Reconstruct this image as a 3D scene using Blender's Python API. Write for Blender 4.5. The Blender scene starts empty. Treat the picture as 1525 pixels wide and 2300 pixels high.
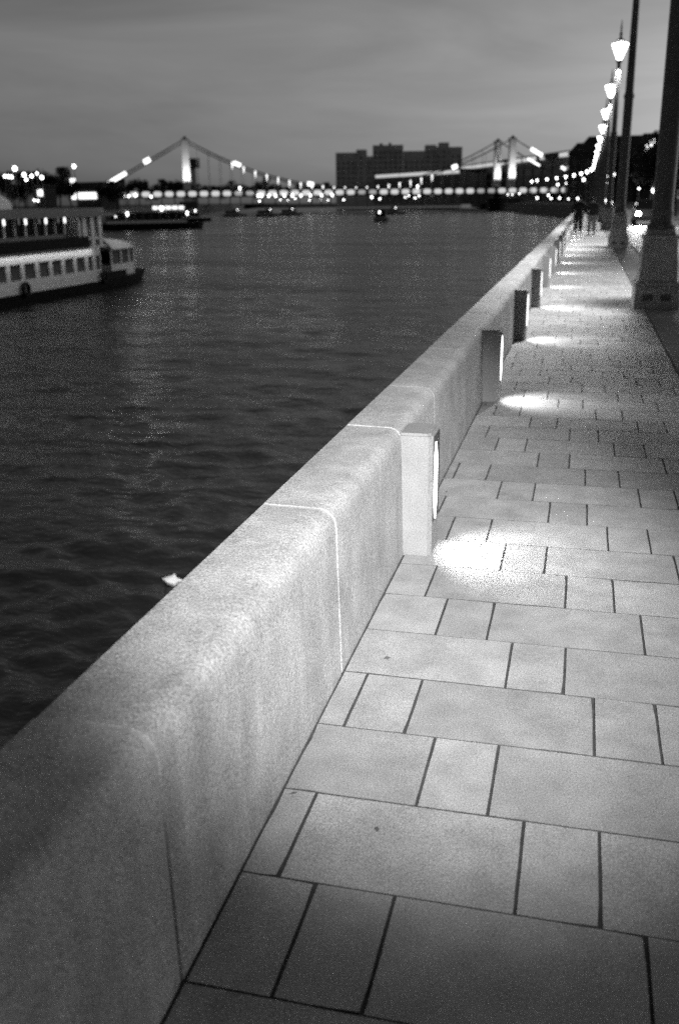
import bpy, bmesh, math, random
import numpy as np
from mathutils import Vector, Matrix
R = math.radians
rnd = random.Random(7)
scene = bpy.context.scene
COL = scene.collection

# ------------------------------------------------------------------ camera
EYE = 1.6                                  # camera height above the pavement (metres)
FPX, CX, CY = 2130.0, 762.5, 1150.0        # focal length and centre in photo pixels
PITCH, ROLL, YAW = R(18.11), R(0.69), R(-14.14)
def cam_axes():
    f = Vector((math.sin(YAW)*math.cos(PITCH), math.cos(YAW)*math.cos(PITCH), -math.sin(PITCH)))
    r = Vector((math.cos(YAW), -math.sin(YAW), 0)); d = f.cross(r)
    c, s = math.cos(ROLL), math.sin(ROLL)
    return c*r + s*d, -s*r + c*d, f
CR, CD, CF = cam_axes()
cam = bpy.data.cameras.new('camera'); camo = bpy.data.objects.new('camera', cam); COL.objects.link(camo)
m3 = Matrix((CR, -CD, -CF)).transposed()
camo.matrix_world = Matrix.Translation((0, 0, EYE)) @ m3.to_4x4()
cam.sensor_fit = 'VERTICAL'; cam.sensor_height = 36.2; cam.lens = FPX/2300*36.2
cam.clip_start = .05; cam.clip_end = 6000
cam.dof.use_dof = True; cam.dof.focus_distance = 3.6; cam.dof.aperture_fstop = 2.3; cam.dof.aperture_blades = 6
scene.camera = camo
def ray(x, y): return CR*((x-CX)/FPX) + CD*((y-CY)/FPX) + CF
def az(x, y, D):
    """point at horizontal distance D along the direction of a photo pixel"""
    v = ray(x, y); return v*(D/math.hypot(v.x, v.y)) + Vector((0, 0, EYE))
def dist_for_z(x, y, z):
    v = ray(x, y); return (z-EYE)/v.z*math.hypot(v.x, v.y)

# ------------------------------------------------------------------ world, sun, exposure
world = bpy.data.worlds.new('World'); scene.world = world; world.use_nodes = True
nt = world.node_tree; nt.nodes.clear(); N = nt.nodes.new; L = nt.links.new
SUN_EL, SUN_ROT = 14.0, 40.0
sky = N('ShaderNodeTexSky'); sky.sky_type = 'NISHITA'; sky.sun_disc = False
sky.sun_elevation = R(SUN_EL); sky.sun_rotation = R(SUN_ROT); sky.air_density = 1.0; sky.dust_density = 2.0; sky.ozone_density = 1.0
bw = N('ShaderNodeRGBToBW'); L(sky.outputs[0], bw.inputs[0])
tc = N('ShaderNodeTexCoord'); mp = N('ShaderNodeMapping'); mp.inputs['Scale'].default_value = (1.2, 1.2, 7.0); mp.inputs['Rotation'].default_value = (R(6), R(-4), 0)
L(tc.outputs['Generated'], mp.inputs[0])
cl = N('ShaderNodeTexNoise'); cl.inputs['Scale'].default_value = 2.3; cl.inputs['Detail'].default_value = 7; cl.inputs['Roughness'].default_value = .58; cl.inputs['Distortion'].default_value = .5
L(mp.outputs[0], cl.inputs['Vector'])
mr = N('ShaderNodeMapRange'); mr.inputs['From Min'].default_value = .32; mr.inputs['From Max'].default_value = .72; mr.inputs['To Min'].default_value = .78; mr.inputs['To Max'].default_value = 1.12
L(cl.outputs[0], mr.inputs['Value'])
mu = N('ShaderNodeMath'); mu.operation = 'MULTIPLY'; L(bw.outputs[0], mu.inputs[0]); L(mr.outputs[0], mu.inputs[1])
bg = N('ShaderNodeBackground'); bg.inputs['Strength'].default_value = .056
wo = N('ShaderNodeOutputWorld'); L(mu.outputs[0], bg.inputs[0]); L(bg.outputs[0], wo.inputs[0])
sl = bpy.data.lights.new('sun', 'SUN'); sl.energy = .02; sl.angle = R(20); so = bpy.data.objects.new('sun', sl); COL.objects.link(so)
so.rotation_euler = (R(90-SUN_EL), 0, R(180-SUN_ROT)); so.location = (0, 0, 60)
scene.view_settings.view_transform = 'Standard'; scene.view_settings.look = 'None'
scene.view_settings.exposure = 0; scene.view_settings.gamma = 1
scene.render.engine = 'CYCLES'
scene.cycles.use_denoising = False; scene.cycles.sampling_pattern = 'TABULATED_SOBOL'   # keep the grain of a fast film
scene.cycles.max_bounces = 5; scene.cycles.diffuse_bounces = 2; scene.cycles.glossy_bounces = 3
scene.cycles.sample_clamp_indirect = 3; scene.cycles.caustics_reflective = False; scene.cycles.caustics_refractive = False

# ------------------------------------------------------------------ materials (all grey: the place is seen in black and white)
MATS = {}
def mat(name, g=.3, rough=.7, spec=.4, var=0, scale=8, detail=4, bump=0, bscale=40, speck=0, sscale=300, objvar=0, metal=0, streak=0, emit=0):
    if name in MATS: return MATS[name]
    m = bpy.data.materials.new(name); m.use_nodes = True; t = m.node_tree; n = t.nodes; l = t.links
    b = n['Principled BSDF']; b.inputs['Roughness'].default_value = rough; b.inputs['Specular IOR Level'].default_value = spec; b.inputs['Metallic'].default_value = metal
    b.inputs['Base Color'].default_value = (g, g, g, 1)
    if emit:
        b.inputs['Emission Color'].default_value = (1, 1, 1, 1); b.inputs['Emission Strength'].default_value = emit
    geo = n.new('ShaderNodeNewGeometry'); val = None
    def mul(a, c):
        k = n.new('ShaderNodeMath'); k.operation = 'MULTIPLY'; l.new(a, k.inputs[0])
        if isinstance(c, (int, float)): k.inputs[1].default_value = c
        else: l.new(c, k.inputs[1])
        return k.outputs[0]
    def noise(sc, det, ro=.6, vec=None):
        k = n.new('ShaderNodeTexNoise'); k.inputs['Scale'].default_value = sc; k.inputs['Detail'].default_value = det; k.inputs['Roughness'].default_value = ro
        l.new(vec if vec else geo.outputs['Position'], k.inputs['Vector']); return k.outputs[0]
    def rng(src, a, b2, c, d):
        k = n.new('ShaderNodeMapRange'); k.inputs['From Min'].default_value = a; k.inputs['From Max'].default_value = b2; k.inputs['To Min'].default_value = c; k.inputs['To Max'].default_value = d
        l.new(src, k.inputs['Value']); return k.outputs[0]
    facs = []
    if var: facs.append(rng(noise(scale, detail), .3, .7, 1-var, 1+var))
    if speck: facs.append(rng(noise(sscale, 2, .8), .3, .7, 1-speck, 1+speck))
    if streak:
        mpn = n.new('ShaderNodeMapping'); mpn.inputs['Scale'].default_value = (1, 1, .07); l.new(geo.outputs['Position'], mpn.inputs[0])
        facs.append(rng(noise(14, 5, .6, mpn.outputs[0]), .35, .7, 1-streak, 1+streak)); facs.append(rng(noise(9, 3, .5, mpn.outputs[0]), .62, .72, 1, 1+1.3*streak))
    if objvar:
        oi = n.new('ShaderNodeObjectInfo'); facs.append(rng(oi.outputs['Random'], 0, 1, 1-objvar, 1+objvar))
    if facs:
        val = mul(facs[0], g)
        for q in facs[1:]: val = mul(val, q)
        cc = n.new('ShaderNodeCombineColor')
        for i in range(3): l.new(val, cc.inputs[i])
        l.new(cc.outputs[0], b.inputs['Base Color'])
    if bump:
        bp = n.new('ShaderNodeBump'); bp.inputs['Strength'].default_value = 1; bp.inputs['Distance'].default_value = bump
        l.new(noise(bscale, 6, .65), bp.inputs['Height']); l.new(bp.outputs[0], b.inputs['Normal'])
    if emit: m.cycles.emission_sampling = 'NONE'
    MATS[name] = m; return m
def emis(name, s):
    return mat(name, .8, .5, .2, emit=s)

# ------------------------------------------------------------------ mesh helpers
def tag(o, label=None, cat=None, group=None, kind=None):
    if label: o['label'] = label
    if cat: o['category'] = cat
    if group: o['group'] = group
    if kind: o['kind'] = kind
    return o
def empty(name, loc=(0, 0, 0), rz=0, label=None, cat=None, group=None):
    o = bpy.data.objects.new(name, None); COL.objects.link(o); o.location = loc; o.rotation_euler = (0, 0, rz); o.empty_display_size = .1
    return tag(o, label, cat, group)
def copy_tree(o, parent=None):
    c = o.copy(); COL.objects.link(c); c.parent = parent
    for ch in o.children: copy_tree(ch, c)
    return c
class MB:
    def __init__(s): s.v = []; s.f = []
    def add(s, vs, fs):
        k = len(s.v); s.v += [tuple(p) for p in vs]; s.f += [tuple(i+k for i in q) for q in fs]; return s
    def box(s, x0, x1, y0, y1, z0, z1):
        return s.add([(x0,y0,z0),(x1,y0,z0),(x1,y1,z0),(x0,y1,z0),(x0,y0,z1),(x1,y0,z1),(x1,y1,z1),(x0,y1,z1)],
                     [(0,3,2,1),(4,5,6,7),(0,1,5,4),(1,2,6,5),(2,3,7,6),(3,0,4,7)])
    def frust(s, hx0, hy0, z0, hx1, hy1, z1, cx=0, cy=0):
        return s.add([(cx-hx0,cy-hy0,z0),(cx+hx0,cy-hy0,z0),(cx+hx0,cy+hy0,z0),(cx-hx0,cy+hy0,z0),(cx-hx1,cy-hy1,z1),(cx+hx1,cy-hy1,z1),(cx+hx1,cy+hy1,z1),(cx-hx1,cy+hy1,z1)],
                     [(0,3,2,1),(4,5,6,7),(0,1,5,4),(1,2,6,5),(2,3,7,6),(3,0,4,7)])
    def prism(s, prof, ax, a, b):
        """closed polygon profile extruded along axis ax ('x','y','z') from a to b"""
        n = len(prof)
        def P(p, t): return {'x': (t, p[0], p[1]), 'y': (p[0], t, p[1]), 'z': (p[0], p[1], t)}[ax]
        vs = [P(p, a) for p in prof] + [P(p, b) for p in prof]
        return s.add(vs, [tuple(range(n))[::-1], tuple(range(n, 2*n))] + [(i, (i+1) % n, n+(i+1) % n, n+i) for i in range(n)])
    def lathe(s, prof, n=16, c=(0, 0, 0)):
        vs = []; fs = []
        for r_, z in prof:
            for i in range(n):
                a = 2*math.pi*i/n; vs.append((c[0]+r_*math.cos(a), c[1]+r_*math.sin(a), c[2]+z))
        for j in range(len(prof)-1):
            for i in range(n): fs.append((j*n+i, j*n+(i+1) % n, (j+1)*n+(i+1) % n, (j+1)*n+i))
        fs.append(tuple(range(n))[::-1]); fs.append(tuple((len(prof)-1)*n+i for i in range(n)))
        return s.add(vs, fs)
    def tube(s, a, b, r0, r1=None, n=8):
        a = Vector(a); b = Vector(b); r1 = r0 if r1 is None else r1
        d = (b-a).normalized(); u = d.cross(Vector((0, 0, 1)) if abs(d.z) < .9 else Vector((1, 0, 0))).normalized(); w = d.cross(u)
        vs = []
        for p, r_ in ((a, r0), (b, r1)):
            for i in range(n):
                t = 2*math.pi*i/n; vs.append(p + u*(r_*math.cos(t)) + w*(r_*math.sin(t)))
        return s.add(vs, [(i, (i+1) % n, n+(i+1) % n, n+i) for i in range(n)] + [tuple(range(n))[::-1], tuple(range(n, 2*n))])
    def mesh(s, name, m):
        me = bpy.data.meshes.new(name); me.from_pydata(s.v, [], s.f)
        bm = bmesh.new(); bm.from_mesh(me); bmesh.ops.recalc_face_normals(bm, faces=bm.faces); bm.to_mesh(me); bm.free()
        if m: me.materials.append(m)
        return me
    def build(s, name, m, parent=None, smooth=False, bevel=0, loc=None):
        me = s.mesh(name, m)
        if bevel:
            bm = bmesh.new(); bm.from_mesh(me); bmesh.ops.bevel(bm, geom=bm.edges, offset=bevel, segments=1, affect='EDGES'); bm.to_mesh(me); bm.free()
        if smooth:
            me.shade_smooth()
            try: me.set_sharp_from_angle(angle=R(40))
            except Exception: pass
        o = bpy.data.objects.new(name, me); COL.objects.link(o)
        if parent: o.parent = parent
        if loc: o.location = loc
        return o
def obj(name, me, parent=None, loc=(0, 0, 0), rot=None):
    o = bpy.data.objects.new(name, me); COL.objects.link(o); o.location = loc
    if parent: o.parent = parent
    if rot: o.rotation_euler = rot
    return o
def light(name, kind, loc, power, parent=None, size=.1, spot=None, blend=.5, aim=None):
    l = bpy.data.lights.new(name, kind); l.energy = power
    if kind == 'SPOT': l.spot_size = R(spot); l.spot_blend = blend
    if kind in ('SPOT', 'POINT'): l.shadow_soft_size = size
    o = bpy.data.objects.new(name, l); COL.objects.link(o); o.location = loc
    if aim is not None: o.rotation_euler = (Vector(aim)-Vector(loc)).to_track_quat('-Z', 'Y').to_euler()
    if parent: o.parent = parent
    return o

# ------------------------------------------------------------------ layout constants
WATER = -4.0
def x_right(Y):                            # line of our own bank, straight and then bending left
    if Y < 240: return 0.0
    if Y < 400: return -(Y-240)**2/1250
    return -20.48 - (Y-400)*.16
def x_left(Y):                             # line of the far bank
    return -128.0 if Y < 200 else -128 - (Y-200)*.27
FACE0, FACE1, WTOP, WOUT = -.742, -.757, .612, -1.035   # parapet section
ROW, ROW0 = .3655, 1.503
KERB = .94

# ------------------------------------------------------------------ water
def make_water():
    xs = -np.concatenate([np.linspace(1.2, 8, 68, endpoint=False), np.geomspace(8, 900, 330)])
    ys = np.concatenate([np.linspace(-6, 9, 140, endpoint=False), np.geomspace(9, 1500, 440)])
    Xg, Yg = np.meshgrid(xs, ys, indexing='ij')
    dx = np.abs(np.gradient(xs))[:, None]; dy = np.abs(np.gradient(ys))[None, :]
    step = np.maximum(dx, dy) + 0*Xg
    Z = np.zeros_like(Xg); g = np.random.default_rng(3)
    for i in range(90):
        lam = g.uniform(.22, .72)*g.choice([1, 1, 1, 1.8, 4]); th = g.normal(R(70), .75); k = 2*np.pi/lam
        amp = .0098*min(lam, 1.0)*min(1, lam**-.15)*g.uniform(.5, 1.2)
        w = np.clip((lam/step-2.2)/1.6, 0, 1)
        Z += w*amp*np.sin(k*(np.cos(th)*Xg+np.sin(th)*Yg)+g.uniform(0, 6.28))
    # gusts: calmer and rougher patches
    gust = .75+.35*np.sin(Xg*.11+1.3*np.sin(Yg*.05))*np.sin(Yg*.09+Xg*.03)
    Z *= gust
    nx, ny = Xg.shape
    # the outer column follows our bank so that the sheet never shows a gap
    Xs = Xg.copy(); bend = np.array([x_right(y) for y in ys])[None, :]; Xs = Xs + bend + (Xg > -1.3)*.2
    V = np.stack([Xs, Yg, Z+WATER], -1).reshape(-1, 3)
    idx = np.arange(nx*ny).reshape(nx, ny)
    F = np.stack([idx[:-1, :-1], idx[:-1, 1:], idx[1:, 1:], idx[1:, :-1]], -1).reshape(-1, 4)
    me = bpy.data.meshes.new('water'); me.vertices.add(len(V)); me.vertices.foreach_set('co', V.ravel())
    me.loops.add(F.size); me.loops.foreach_set('vertex_index', F.ravel().astype(np.int32))
    me.polygons.add(len(F)); me.polygons.foreach_set('loop_start', np.arange(0, F.size, 4, dtype=np.int32)); me.polygons.foreach_set('loop_total', np.full(len(F), 4, np.int32))
    me.update(calc_edges=True); me.shade_smooth()
    m = bpy.data.materials.new('river_water'); m.use_nodes = True; t = m.node_tree; n = t.nodes; l = t.links
    b = n['Principled BSDF']; b.inputs['Base Color'].default_value = (.014, .014, .014, 1); b.inputs['Roughness'].default_value = .09; b.inputs['IOR'].default_value = 1.33
    geo = n.new('ShaderNodeNewGeometry'); mpn = n.new('ShaderNodeMapping'); mpn.inputs['Scale'].default_value = (.75, 1.15, 1); mpn.inputs['Rotation'].default_value = (0, 0, R(-12)); l.new(geo.outputs['Position'], mpn.inputs[0])
    sx = n.new('ShaderNodeSeparateXYZ'); l.new(geo.outputs['Position'], sx.inputs[0])
    rg = n.new('ShaderNodeMapRange'); rg.inputs['From Min'].default_value = 15; rg.inputs['From Max'].default_value = 130; rg.inputs['To Min'].default_value = .15; rg.inputs['To Max'].default_value = .24; l.new(sx.outputs['Y'], rg.inputs['Value']); 
    mg = n.new('ShaderNodeMapping'); mg.inputs['Scale'].default_value = (.035, .11, 1); mg.inputs['Rotation'].default_value = (0, 0, R(20)); l.new(geo.outputs['Position'], mg.inputs[0])
    gn = n.new('ShaderNodeTexNoise'); gn.inputs['Scale'].default_value = 1; gn.inputs['Detail'].default_value = 6; gn.inputs['Roughness'].default_value = .6; l.new(mg.outputs[0], gn.inputs['Vector'])
    gr = n.new('ShaderNodeMapRange'); gr.inputs['From Min'].default_value = .35; gr.inputs['From Max'].default_value = .65; gr.inputs['To Min'].default_value = -.07; gr.inputs['To Max'].default_value = .09; l.new(gn.outputs[0], gr.inputs['Value'])
    ga = n.new('ShaderNodeMath'); ga.operation = 'ADD'; ga.use_clamp = True; l.new(rg.outputs[0], ga.inputs[0]); l.new(gr.outputs[0], ga.inputs[1]); l.new(ga.outputs[0], b.inputs['Roughness'])   # gusts   # ripples too fine to mesh far out
    fd = n.new('ShaderNodeMapRange'); fd.inputs['From Min'].default_value = 14; fd.inputs['From Max'].default_value = 60; fd.inputs['To Min'].default_value = .4; fd.inputs['To Max'].default_value = 1; l.new(sx.outputs['Y'], fd.inputs['Value'])
    prev = None
    for sc, dist, det in ((.10, .5, 3), (.4, .42, 4), (1.5, .2, 4), (6, .035, 3)):
        k = n.new('ShaderNodeTexNoise'); k.inputs['Scale'].default_value = sc; k.inputs['Detail'].default_value = det; k.inputs['Roughness'].default_value = .55; l.new(mpn.outputs[0], k.inputs['Vector'])
        bp = n.new('ShaderNodeBump'); bp.inputs['Distance'].default_value = dist; l.new(fd.outputs[0], bp.inputs['Strength']); l.new(k.outputs[0], bp.inputs['Height'])
        if prev: l.new(prev.outputs[0], bp.inputs['Normal'])
        prev = bp
    l.new(prev.outputs[0], b.inputs['Normal']); me.materials.append(m)
    o = obj('water', me); tag(o, 'dark rippled river water below the stone parapet', None, None, 'structure')
make_water()

# ------------------------------------------------------------------ ground of both banks, road
M_ASPH = mat('asphalt', .085, .62, .4, var=.25, scale=3, bump=.004, bscale=120, speck=.25, sscale=220)
M_EARTH = mat('dark_earth', .05, .9, .2, var=.3, scale=.3)
def strip(name, m, ys, xa, xb, z, label, parent=None):
    b = MB(); vs = []
    for y in ys: vs += [(xa(y), y, z), (xb(y), y, z)]
    b.add(vs, [(2*i, 2*i+1, 2*i+3, 2*i+2) for i in range(len(ys)-1)])
    o = b.build(name, m, parent); tag(o, label, None, None, 'structure'); return o
YS = [-40, -10, 0, 30, 60, 100, 150, 200, 240] + list(range(260, 401, 20)) + [450, 520, 600, 700, 900]
strip('ground', M_EARTH, YS + [1500, 3000], lambda y: x_right(y)+9.2, lambda y: 2500, -.03, 'dark ground of the bank behind the road')
strip('road', M_ASPH, YS, lambda y: x_right(y)+1.6, lambda y: x_right(y)+9.4, -.012, 'dark asphalt road beside the lamp posts')
strip('left_bank_ground', M_EARTH, [-200, 0, 100, 200, 300, 400, 500, 700, 900, 1500, 3000], lambda y: -2500, x_left, .2, 'dark ground of the far bank')
strip('far_ground', M_EARTH, [1100, 1500, 3500], lambda y: -2500, lambda y: 2500, -2.5, 'dark ground upriver beyond the bridge')

# pavement: bedding sheet, slabs laid in a repeating bond
M_SLAB = mat('granite_slab', .24, .62, .35, var=.2, scale=6, detail=5, bump=.0016, bscale=160, speck=.6, sscale=230, objvar=.15)
M_BED = mat('slab_joint_dirt', .05, .95, .1, var=.3, scale=30)
pav = strip('pavement', M_BED, [y for y in YS if y <= 450], lambda y: x_right(y)+WOUT+.05, lambda y: x_right(y)+1.7, -.0045, 'pale granite slab pavement beside the parapet')
SLABM = {}
def slab_mesh(w, d, var):
    k = (round(w, 3), round(d, 3), var)
    if k not in SLABM:
        g = random.Random(int(w*1000)*7+var); hx, hy = w/2, d/2; nx = 6 if w > .3 else 3; ny = 4
        ring = [(-hx+2*hx*i/nx, -hy) for i in range(nx)] + [(hx, -hy+2*hy*i/ny) for i in range(ny)] + [(hx-2*hx*i/nx, hy) for i in range(nx)] + [(-hx, hy-2*hy*i/ny) for i in range(ny)]
        n_ = len(ring); top = []
        for x, y in ring:
            e = g.uniform(.0002, .0014) + (.004 if g.random() < .05 else 0)
            top.append((x-math.copysign(e, x) if abs(abs(x)-hx) < 1e-6 else x, y-math.copysign(e, y) if abs(abs(y)-hy) < 1e-6 else y, 0))
        vs = [(x, y, -.05) for x, y in ring] + top
        fs = [tuple(range(n_, 2*n_))] + [(i, (i+1) % n_, n_+(i+1) % n_, n_+i) for i in range(n_)]
        me = MB().add(vs, fs).mesh('paving_slab', M_SLAB); me.materials.append(M_BED); SLABM[k] = me
        for p_ in me.polygons:
            if abs(p_.normal.z) < .5: p_.material_index = 1        # grimy sides of the joint
    return SLABM[k]
def row_cuts(r):
    p = .7775; off = -.54 - .2957*r
    cuts = []; k = math.floor((-.742-off)/p)-1
    while off+k*p < KERB+1:
        cuts += [off+k*p, off+k*p+.197]; k += 1
    cuts = [c for c in cuts if FACE0+.03 < c < KERB-.03]
    return [FACE0+.004] + cuts + [KERB]
n_slab = 0; far = MB()
r = -5
while True:
    y0 = ROW0 + r*ROW
    if y0 > 238: break
    cuts = row_cuts(r)
    for i in range(len(cuts)-1):
        w = cuts[i+1]-cuts[i]-.0075; cxx = (cuts[i]+cuts[i+1])/2; cyy = y0+ROW/2
        if n_slab < 297:
            o = obj('paving_slab', slab_mesh(w, ROW-.0035, n_slab % 3), pav, (cxx, cyy, rnd.uniform(-.0010, .0008)), (R(rnd.uniform(-.1, .1)), R(rnd.uniform(-.1, .1)), R(rnd.uniform(-.1, .1))))
            n_slab += 1
        else:
            h = ROW-.005; z = rnd.uniform(-.002, .0015)
            far.box(cxx-w/2, cxx+w/2, cyy-h/2, cyy+h/2, -.04, z)
    r += 1
fo = far.build('paving_slabs', M_SLAB, pav); tag(fo, 'more distant rows of the same pale paving slabs', kind='stuff')
# flush kerb stones at the edge of the road
M_KERB = mat('kerb_granite', .10, .7, .3, var=.2, scale=6, speck=.2, sscale=200, objvar=.15)
kerb_me = MB().box(-.30, .30, -.495, .495, -.1, 0).mesh('kerb_stone', M_KERB)
kroot = empty('kerb', (KERB+.32, 0, 0), 0, 'dark flush kerb of long stones between slabs and road', 'kerb')
for i in range(90): obj('kerb_stone', kerb_me, kroot, (.0, -2+i*1.005, rnd.uniform(-.003, .0)))
MB().box(-.30, .30, 88.1, 238, -.1, -.001).build('kerb_run', M_KERB, kroot)

# ------------------------------------------------------------------ parapet
M_WALL = mat('parapet_granite', .26, .6, .4, var=.24, scale=4.5, detail=6, bump=.0035, bscale=70, speck=.6, sscale=170, objvar=.14, streak=.10)
M_MORT = mat('pale_mortar', .33, .85, .2, var=.15, scale=20)
def wall_profile(inset=0):
    pts = [(FACE0-inset, -.05), (FACE1-inset, WTOP-.075)]
    cx_, cz_, rr = FACE1-.065, WTOP-.068, .065-inset
    for a in (20, 40, 60, 80): pts.append((cx_+rr*math.cos(R(a)), cz_+rr*math.sin(R(a))+.003))
    pts += [(WOUT+.02, WTOP-inset+.004), (WOUT+inset, WTOP-.02), (WOUT+inset, -.05)]
    return pts
par = empty('parapet', (0, 0, 0), 0, 'long pale granite parapet with rounded shoulder along the water', 'parapet')
WALLM = {}
def wall_block(y0, y1, x=0, rz=0):
    ln = round(y1-y0-.012, 3)
    if ln not in WALLM:
        b = MB(); P = wall_profile(0); Q = wall_profile(.003); n_ = len(P)
        secs = [(Q, -ln/2), (P, -ln/2+.004), (P, ln/2-.004), (Q, ln/2)]
        vs = []; fs = []
        for pr, y in secs: vs += [(p[0], y, p[1]) for p in pr]
        for j in range(3):
            for i in range(n_): fs.append((j*n_+i, j*n_+(i+1) % n_, (j+1)*n_+(i+1) % n_, (j+1)*n_+i))
        fs += [tuple(range(n_))[::-1], tuple(3*n_+i for i in range(n_))]
        me = b.add(vs, fs).mesh('stone_block', M_WALL); me.shade_smooth(); me.set_sharp_from_angle(angle=R(30)); WALLM[ln] = me
    o = obj('stone_block', WALLM[ln], par, (x+rnd.uniform(-.0015, .0015), (y0+y1)/2, rnd.uniform(-.002, .001)), (0, 0, rz))
    return o
POST0, BAY = .49, 3.7
joints = []
for k in range(-1, 26):
    for off in (0, 1.01, 2.465): joints.append(POST0+k*BAY+off)
for a, b_ in zip(joints[:-1], joints[1:]): wall_block(a, b_)
mort = MB().prism(wall_profile(.0035), 'y', -.0085, .0085).mesh('mortar_joint', M_MORT)
for j in joints[:60]: obj('mortar_joint', mort, par, (0, j, 0))
y = joints[-1]
while y < 420:
    ln = 10.0; ym = y+ln/2; rz = -math.atan((x_right(y+ln)-x_right(y))/ln) if y >= 235 else 0
    wall_block(y, y+ln+(.15 if rz else 0), (x_right(y)+x_right(y+ln))/2, -math.atan2(x_right(y+ln)-x_right(y), ln)); y += ln
# quay wall below the parapet
M_QUAY = mat('quay_stone', .12, .8, .3, var=.25, scale=1.5, bump=.01, bscale=12)
qb = MB(); ys = [-30, 0, 60, 120, 240] + list(range(250, 401, 10)) + [450, 520, 600, 900]
vs = []
for yy in ys:
    x = x_right(yy)
    vs += [(x-1.03, yy, -.05), (x-1.22, yy, WATER-2), (x+.2, yy, WATER-2), (x+.2, yy, -.05)]
fs = []
for i in range(len(ys)-1):
    for k in range(4): fs.append((4*i+k, 4*i+(k+1) % 4, 4*i+4+(k+1) % 4, 4*i+4+k))
fs += [(0, 1, 2, 3), tuple(4*(len(ys)-1)+k for k in (3, 2, 1, 0))]
tag(qb.add(vs, fs).build('quay_wall', M_QUAY), 'dark stone quay wall dropping from the parapet to the water', 'quay wall')

# ------------------------------------------------------------------ light posts on the parapet
M_POST = mat('post_stone', .21, .6, .35, var=.12, scale=6, bump=.0015, bscale=120, speck=.5, sscale=200)
M_SLIT = emis('slit_glow', 3.2)
M_DARK = mat('dark_metal', .035, .45, .5, var=.2, scale=6)
PW0, PW1, PD, PH = -.762, -.612, .215, .59
def light_post_proto():
    root = empty('light_post', (0, POST0+BAY, 0), 0, 'low stone light post against the parapet with a glowing vertical slit', 'light post', 'light posts along the parapet')
    b = MB()
    prof = [(PW0, -.01), (PW1-.018, -.01), (PW1, .012), (PW1, PD), (PW0, PD)]           # chamfered corner by the slit
    b.prism(prof, 'z', -.02, PH-.012)
    body = b.build('body', M_POST, root)
    MB().prism([(PW0, 0), (PW1-.028, 0), (PW1-.012, .02), (PW1-.012, PD-.01), (PW0, PD-.01)], 'z', PH-.013, PH).build('cap', M_POST, root)
    MB().box(PW1-.01, PW1+.004, .018, PD-.02, .16, PH-.02).build('recess_plate', M_DARK, root)
    yc = .066; hw = .042
    hexp = [(yc, .165), (yc+hw, .25), (yc+hw, .455), (yc, .54), (yc-hw, .455), (yc-hw, .25)]
    MB().prism(hexp, 'x', PW1-.005, PW1+.009).build('light_strip', M_SLIT, root)
    return root
POST_W = 52
lp = light_post_proto()
posts = [lp] + [copy_tree(lp) for _ in range(13)]
for k, o in enumerate(posts):
    o.location = (0, POST0+BAY*(k+1), 0)
    light('post_lamp', 'SPOT', (PW1+.02, .07, .27), POST_W, o, .03, 122, .8, (PW1+.02+math.sin(R(52)), .07, .27-math.cos(R(52))))
o = copy_tree(lp); o.location = (0, POST0, 0)
for ch in list(o.children):
    if ch.type == 'LIGHT': bpy.data.objects.remove(ch)
posts.append(o)
lp['label'] = 'low stone light post whose whole front face is brightly lit'

# ------------------------------------------------------------------ street lamps
M_IRON = mat('dark_iron', .045, .5, .5, var=.2, scale=4, bump=.002, bscale=60)
M_PED = mat('pedestal_iron', .2, .55, .5, var=.25, scale=5, bump=.003, bscale=40)
M_LANT = emis('lantern_glow', 9)
HEAD = 8.6
def lamp_proto():
    root = empty('street_lamp', (1.1, 15.6, 0), 0, 'x', 'street lamp', 'street lamps along the embankment')
    pd = MB(); pd.frust(.335, .335, -.01, .325, .325, .34); pd.frust(.34, .34, .34, .33, .33, .40)
    o = pd.build('plinth', M_PED, root, bevel=.012)
    MB().box(-.2, -.06, -.342, -.332, .13, .22).box(.06, .2, -.342, -.332, .13, .22).build('inset_plate', M_DARK, o)
    MB().frust(.285, .285, .39, .235, .235, 1.03).build('pedestal', M_PED, root, bevel=.012)
    c = MB(); c.frust(.255, .255, 1.02, .275, .275, 1.07); c.frust(.21, .21, 1.07, .19, .19, 1.16); c.build('pedestal_cap', M_PED, root, bevel=.008)
    MB().lathe([(.21, 1.15), (.21, 1.2), (.17, 1.24), (.155, 1.36), (.165, 1.40), (.15, 1.44), (.148, 4.7), (.17, 4.72), (.175, 4.8), (.15, 4.84), (.135, 4.9), (.105, HEAD-1.0), (.085, HEAD-.5)], 16).build('pole', M_IRON, root, smooth=True)
    MB().lathe([(.085, HEAD-.55), (.16, HEAD-.45), (.11, HEAD-.38)], 14).build('collar', M_IRON, root, smooth=True)
    g = MB().lathe([(.10, HEAD-.40), (.19, HEAD-.15), (.33, HEAD+.15), (.40, HEAD+.36), (.36, HEAD+.42), (.2, HEAD+.45)], 14).build('lantern', M_LANT, root, smooth=True)
    MB().lathe([(.41, HEAD+.35), (.43, HEAD+.38), (.41, HEAD+.41)], 14).build('rim', M_IRON, g)
    MB().lathe([(.3, HEAD+.44), (.16, HEAD+.54), (.06, HEAD+.62), (.075, HEAD+.8), (.03, HEAD+.95), (.05, HEAD+1.02), (.008, HEAD+1.45)], 10).build('finial', M_IRON, root, smooth=True)
    return root
LAMP_W = 7200
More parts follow.
